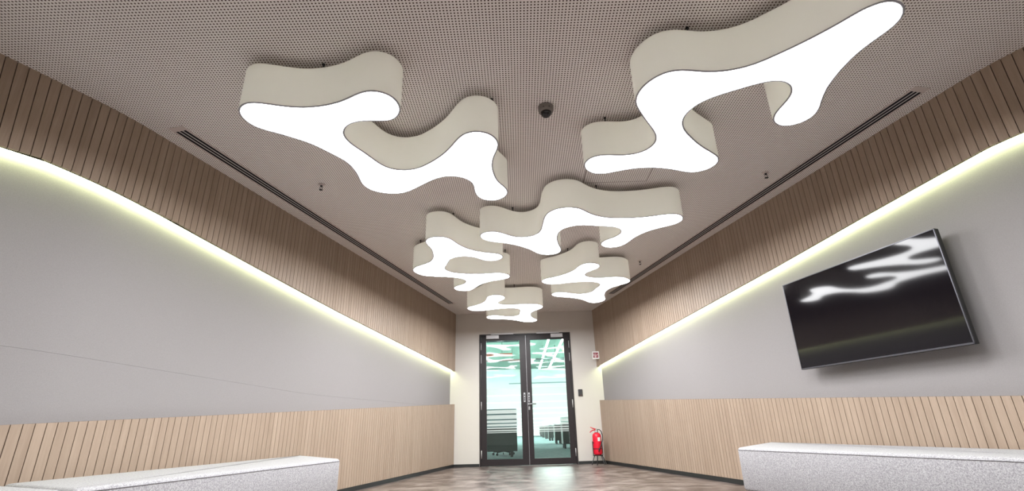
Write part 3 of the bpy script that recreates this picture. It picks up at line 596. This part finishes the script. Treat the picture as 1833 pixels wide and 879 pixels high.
# ------------------------------------------------------------------ upholstered benches
def bench(poly, label):
    cx = sum(q[0] for q in poly)/len(poly); cy = sum(q[1] for q in poly)/len(poly)
    root = tag(empty('bench', (cx, cy, 0)), label, 'bench', 'grey felt benches along the walls')
    pl = [Vector((x-cx, y-cy)) for x, y in poly]
    area = sum(pl[i].x*pl[(i+1) % len(pl)].y - pl[i].y*pl[(i+1) % len(pl)].x for i in range(len(pl)))
    if area < 0: pl = pl[::-1]
    # rounded corners in plan
    def rnd(P, r):
        out = []
        for i in range(len(P)):
            a, b, c = P[i-1], P[i], P[(i+1) % len(P)]
            u, v = (a-b).normalized(), (c-b).normalized()
            p0, p2 = b+u*r, b+v*r
            for t in [k/5 for k in range(6)]:
                out.append((p0*(1-t)**2 + b*2*t*(1-t) + p2*t*t))
        return out
    R = rnd(pl, 0.05)
    def ring(P, d, z): return [(q.x, q.y, z) for q in inset(P, d)]
    N = len(R)
    prof = [(0.022, 0.130), (0.006, 0.134), (0.0, 0.15), (0.0, 0.425), (0.003, 0.436), (0.010, 0.4445), (0.022, 0.449), (0.035, 0.450)]
    m = MB(); vs_ = []; fs = []
    for d, z in prof: vs_ += ring(R, d, z)
    for r in range(len(prof)-1):
        fs += [(r*N+i, r*N+(i+1) % N, (r+1)*N+(i+1) % N, (r+1)*N+i) for i in range(N)]
    m.face_add(vs_, fs, True)
    m.f.append([i for i in range(N-1, -1, -1)]); m.smooth.append(False)
    m.f.append([(len(prof)-1)*N+i for i in range(N)]); m.smooth.append(False)
    m.build('upholstery', BENCH, root, fix=False)
    # sewn seam round the top edge
    S_ = ring(R, 0.0005, 0.431); m = MB().tube([Vector(q) for q in S_]+[Vector(S_[0]), Vector(S_[1])], 0.0022, 6, cap=False)
    m.build('seam', simple('bench_seam', (0.16, 0.155, 0.165), 0.9), root)
    m = MB().prism([(q.x, q.y) for q in inset(R, 0.08)], 0.0, 0.131); m.build('plinth', BLACKSKIRT, root)
    return root
bench([(-1.484, 4.314), (-2.195, 5.205), (-2.668, 2.70), (-1.975, 2.335)], 'long light grey felt bench with a slanted end against the left wall')
bench([(-1.985, 2.315), (-2.675, 2.675), (-3.27, 1.12), (-2.40, 0.62)], 'light grey felt bench at the left edge, nearest the viewer')
bench([(1.77, 4.362), (2.487, 5.277), (3.03, 3.10), (3.42, 2.0), (2.72, 1.66), (2.41, 2.62)], 'long light grey felt bench with a slanted end below the television')

# ------------------------------------------------------------------ fire extinguisher
EX = empty('fire_extinguisher', (1.355, 9.40, 0)); tag(EX, 'red fire extinguisher in a black floor stand by the door', 'extinguisher')
MB().lathe([(0.0, 0.155), (0.055, 0.157), (0.074, 0.168), (0.078, 0.19), (0.078, 0.455), (0.073, 0.492), (0.055, 0.516), (0.03, 0.528), (0.0, 0.53)], seg=32).build('cylinder', RED, EX)
MB().lathe([(0.030, 0.522), (0.030, 0.545), (0.020, 0.552), (0.018, 0.59), (0.0, 0.592)], seg=20).build('valve', STEEL, EX)
m = MB().tube([(0.012, -.002, .580), (-.02, -.004, .588), (-.06, -.006, .600), (-.105, -.008, .622)], [.010, .010, .009, .007], 8); m.build('lever', REDPLASTIC, EX)
m = MB().tube([(0.005, -.002, .562), (-.03, -.004, .572), (-.07, -.006, .566), (-.105, -.008, .545), (-.116, -.009, .530)], [.010, .010, .009, .008, .007], 8); m.build('carry_handle', REDPLASTIC, EX)
m = MB().tube([(.018, -.004, .572), (.05, -.012, .578), (.082, -.025, .548), (.098, -.04, .48), (.090, -.062, .40), (.060, -.080, .33), (.022, -.090, .26), (.012, -.092, .245)], 0.0085, 10); h_ = m.build('hose', RUBBER, EX)
m = MB().tube([(.014, -.0915, .25), (.006, -.094, .215)], [0.011, 0.007], 10); m.build('nozzle', RUBBER, h_)
vs_ = []
for k in range(7):
    an = math.radians(-88 + k*6.5); vs_ += [(0.0787*math.cos(an), 0.0787*math.sin(an), 0.385), (0.0787*math.cos(an), 0.0787*math.sin(an), 0.448)]
MB().face_add(vs_, [(2*k, 2*k+2, 2*k+3, 2*k+1) for k in range(6)], True).build('label', PAPER, EX, fix=False)
stand = MB().tube([(0.083*math.cos(a), 0.083*math.sin(a), 0.148) for a in [k*math.pi/12 for k in range(25)]], 0.006, 6).build('stand', DARKMETAL, EX)
MB().tube([(0.083*math.cos(a), 0.083*math.sin(a), 0.262) for a in [k*math.pi/12 for k in range(25)]], 0.0045, 6).build('strap', DARKMETAL, stand)
for an in (200, 250, 310, 340, 90):
    a = math.radians(an); c, s = math.cos(a), math.sin(a)
    MB().tube([(0.070*c, 0.070*s, 0.152), (0.085*c, 0.085*s, 0.12), (0.135*c, 0.135*s, 0.006), (0.138*c, 0.138*s, 0.004)], 0.0075, 8).build('leg', DARKMETAL, stand)
for an in (185, 355):
    a = math.radians(an); c, s = math.cos(a), math.sin(a)
    MB().tube([(0.083*c, 0.083*s, 0.15), (0.086*c, 0.086*s, 0.37), (0.086*c, 0.086*s, 0.385)], 0.0055, 8).build('upright', DARKMETAL, stand)
    MB().tube([(0.083*math.cos(a+t), 0.083*math.sin(a+t), 0.362) for t in [-.5, -.25, 0, .25, .5]], 0.008, 6).build('clip', RUBBER, stand)

# ------------------------------------------------------------------ wall devices beside the door
root = tag(empty('card_reader', (1.151, D, 1.2415)), 'small black access card reader on the cream wall right of the door', 'card reader')
MB().box(-.040, .040, -.018, 0, -.0625, .0625).build('body', simple('reader_black', (0.02, 0.02, 0.022), 0.35), root, bevel=0.004)
MB().box(-.026, .026, -.0195, -.0175, .0, .045).build('face_plate', simple('reader_face', (0.045, 0.045, 0.05), 0.2), root)
MB().box(.006, .018, -.0195, -.0175, -.05, -.042).build('indicator', simple('reader_led', (0.5, 0.12, 0.08), 0.3), root)
root = tag(empty('sign_box', (1.480, D-.16, 1.9155)), 'small white-framed red and white sign box at the right corner by the door', 'sign')
m = MB(); a_, b_ = .0625, .0715
m.box(-a_, a_, -.0, .03, -b_, b_); m.build('case', simple('sign_white', (0.86, 0.88, 0.86), 0.4), root, bevel=0.004)
for q in ((-a_, a_, b_-.022, b_), (-a_, a_, -b_, -b_+.022), (-a_, -a_+.014, -b_+.022, b_-.022), (a_-.014, a_, -b_+.022, b_-.022)):
    MB().box(q[0], q[1], -.010, 0.001, q[2], q[3]).build('frame', simple('sign_frame_white', (0.88, 0.9, 0.88), 0.4), root)
MB().box(-a_+.014, a_-.014, -.003, 0, -b_+.022, b_-.022).build('panel', simple('sign_red', (0.30, 0.05, 0.07), 0.4), root)
pink = simple('sign_pale', (0.80, 0.62, 0.63), 0.4)
MB().prism([(-.022, -.004), (-.004, -.004), (.002, -.0045), (.002, -.0031), (-.022, -.0031)], -.044, .012).build('mark', pink, root)
MB().box(-.044, -.032, -.0045, -.0029, -.012, .028).build('mark', pink, root)
MB().box(-.016, -.004, -.0045, -.0029, .014, .034).build('mark', pink, root)
MB().box(.014, .024, -.0045, -.0029, -.030, .006).build('mark', pink, root)
MB().box(.020, .036, -.0045, -.0029, .0, .022).build('mark', pink, root)
MB().box(a_-.004, a_+.014, .004, .026, -.02, .02).build('bracket', DARKMETAL, root)

# ------------------------------------------------------------------ the open office seen through the door
OY = D + 0.14
CARPET = fabric_material('teal_carpet', (0.10, 0.16, 0.165), (0.16, 0.22, 0.21), 8, 0.2)
OWALL = simple('office_white', (0.86, 0.905, 0.895), 0.7)
OCEIL = simple('office_green_soffit', (0.16, 0.27, 0.22), 0.8, noise=0.25, nscale=0.4)
DESKDARK = simple('desk_charcoal', (0.05, 0.05, 0.048), 0.5, noise=0.1)
DESKTOP = simple('desk_top_white', (0.75, 0.76, 0.76), 0.4)
SCREENFAB = simple('desk_screen_bluegrey', (0.28, 0.34, 0.37), 0.9)
OGLOW = emit('office_lamp_glow', (0.97, 1.0, 0.98), 26.0)
OH = 5.25; OXL, OXR, OYE = -6.0, 8.0, 42.0
tag(MB().box(OXL, OXR, D+0.06, OYE, -0.12, -0.001).build('floor', CARPET), 'teal carpet of the office beyond the door', kind='structure')
tag(MB().box(OXL, OXR, OY, OYE, OH, OH+.1).build('ceiling', OCEIL), 'green painted soffit of the office beyond the door', kind='structure')
tag(MB().box(OXL, OXR, OYE, OYE+.15, -.1, OH+.1).build('wall_office_end', OWALL), 'white end wall of the office', kind='structure')
tag(MB().box(OXL-.15, OXL, OY, OYE, -.1, OH+.1).build('wall_office_left', OWALL), 'white side wall on the left of the office', kind='structure')
tag(MB().box(OXR, OXR+.15, OY, OYE, -.1, OH+.1).build('wall_office_right', OWALL), 'white side wall on the right of the office', kind='structure')
m = MB(); m.box(OXL, -1.75, D+.002, OY, -.1, OH+.1); m.box(2.0, OXR, D+.002, OY, -.1, OH+.1); m.box(-1.75, 2.0, D+.1, OY, H, OH+.1)
tag(m.build('wall_office_front', OWALL), 'white front wall of the office', kind='structure')
for x, which in ((1.47, 'left of the two behind the right leaf'), (2.17, 'right of the two behind the right leaf'), (-4.4, 'an unseen broad one added off to the left to brighten the office'), (6.2, 'an unseen broad one added off to the right to brighten the office')):  # the two broad ones are out of view, added to brighten the office
    hw_ = 0.04 if 0 < x < 3 else 0.36
    t = tag(empty('tube_light', (x, 29.5, 4.62)), 'long tube light under the office soffit, ' + which, 'light', 'straight tube lights of the office')
    MB().box(-hw_-.01, hw_+.01, -7.0, 7.0, 0.02, .07).build('channel', DESKTOP, t)
    MB().box(-hw_, hw_, -7.0, 7.0, 0.0, .02).build('diffuser', OGLOW, t)
    for yy in (-6, 0, 6): MB().tube([(0, yy, .06), (0, yy, OH-4.62)], .01, 6).build('hanger', DARKMETAL, t)
for (y, z, x0, x1, c, lab) in ((24.6, 4.75, -5.9, 0.0, (0.03, 0.04, 0.05), 'dark pipe crossing the office ceiling'), (26.6, 4.35, -5.9, -0.35, (0.42, 0.12, 0.08), 'red-brown pipe crossing the office ceiling on the left'),
                               (30.5, 4.55, -5.9, 0.2, (0.20, 0.10, 0.09), 'thin dark red pipe farther back in the office'), (27.0, 4.6, 2.4, 7.9, (0.48, 0.14, 0.07), 'red-brown pipe at the right of the office ceiling'),
                               (30.0, 4.5, 1.0, 7.9, (0.05, 0.07, 0.07), 'dark pipe at the right of the office ceiling')):
    p_ = tag(empty('ceiling_pipe', ((x0+x1)/2, y, z)), lab, 'pipe', 'pipes under the office soffit'); l2 = (x1-x0)/2
    MB().tube([(-l2, 0, 0), (l2, 0, 0)], 0.085 if c[0] > .3 else .05, 12).build('pipe_run', simple('pipe_paint', c, .5), p_)
    for xx in (-l2*.8, 0, l2*.8): MB().tube([(xx, 0, .04), (xx, 0, OH-z)], .01, 6).build('hanger', DARKMETAL, p_)
# dark rail on the end wall
tag(MB().box(-0.9, 6.5, OYE-.06, OYE, 4.05, 4.13).build('wall_rail', simple('rail_grey', (0.30, 0.36, 0.37), .6)), 'thin grey rail across the white office end wall', 'rail')

def desk(x0, x1, y, label, grp, panel_z=(0.13, 0.70), screen=True):
    root = tag(empty('desk', ((x0+x1)/2, y, 0)), label, 'desk', grp); w_ = (x1-x0)/2
    MB().box(-w_-.02, w_+.02, -.02, .72, .70, .73).build('desk_top', DESKTOP, root)
    MB().box(-w_, w_, 0, .03, panel_z[0], panel_z[1]).build('modesty_panel', DESKDARK, root)
    for xx in (-w_+.12, w_-.14):
        for yy in (.04, .62): MB().box(xx-.03, xx+.03, yy, yy+.06, 0, .70).build('leg', DESKDARK, root)
    if screen: MB().box(-w_, w_, -.018, -.001, .66, 1.08).build('privacy_screen', SCREENFAB, root)
    return root
desk(-1.75, -0.10, 12.40, 'dark-panelled desk behind the left door leaf', 'desks of the office')
ords = ['first', 'second', 'third', 'fourth', 'fifth', 'sixth']
for i, (x, y, wd) in enumerate(((1.30, 16.3, .40), (1.34, 20.7, .28), (1.35, 25.5, .24), (1.34, 29.3, .22), (1.33, 33.2, .2), (1.33, 37.0, .2))):
    root = tag(empty('workstation', (x, y, 0)), 'dark office workstation, %s of the row behind the right door leaf' % ords[i], 'desk', 'workstations in a row')
    MB().box(0, wd, 0, .7, .13, .70).build('pedestal', DESKDARK, root)
    MB().box(-.02, 2.6, -.02, 1.5, .70, .73).build('desk_top', DESKTOP, root)
    for xx, yy in ((.03, .03), (wd-.09, .03), (.03, .6), (wd-.09, .6), (2.5, .05), (2.5, 1.4)):
        MB().box(xx, xx+.06, yy, yy+.06, 0, .70 if xx > 1 else .14).build('foot', DESKDARK, root)
    MB().box(wd+.02, 2.6, .7, .73, .35, 1.0).build('privacy_screen', OWALL, root)
ch = tag(empty('office_chair', (-0.47, 13.47, 0)), 'black wheeled office chair behind the dark desk', 'chair')
for k in range(5):
    a = math.radians(72*k+20); c, s = math.cos(a), math.sin(a)
    arm = MB().tube([(0, 0, .10), (.27*c, .27*s, .075)], [.022, .015], 8).build('base_arm', RUBBER, ch)
    MB().tube([(.27*c-.012*s, .27*s+.012*c, .03), (.27*c+.012*s, .27*s-.012*c, .03)], .03, 14).build('castor', RUBBER, arm)
MB().tube([(0, 0, .09), (0, 0, .43)], .025, 12).build('gas_lift', DARKMETAL, ch)
MB().box(-.24, .24, -.23, .23, .43, .50).build('seat', RUBBER, ch, bevel=.03)
MB().box(-.22, .22, .23, .28, .58, 1.05).build('backrest', RUBBER, ch, bevel=.02)
MB().box(-.03, .03, .2, .25, .44, .7).build('back_bracket', DARKMETAL, ch)
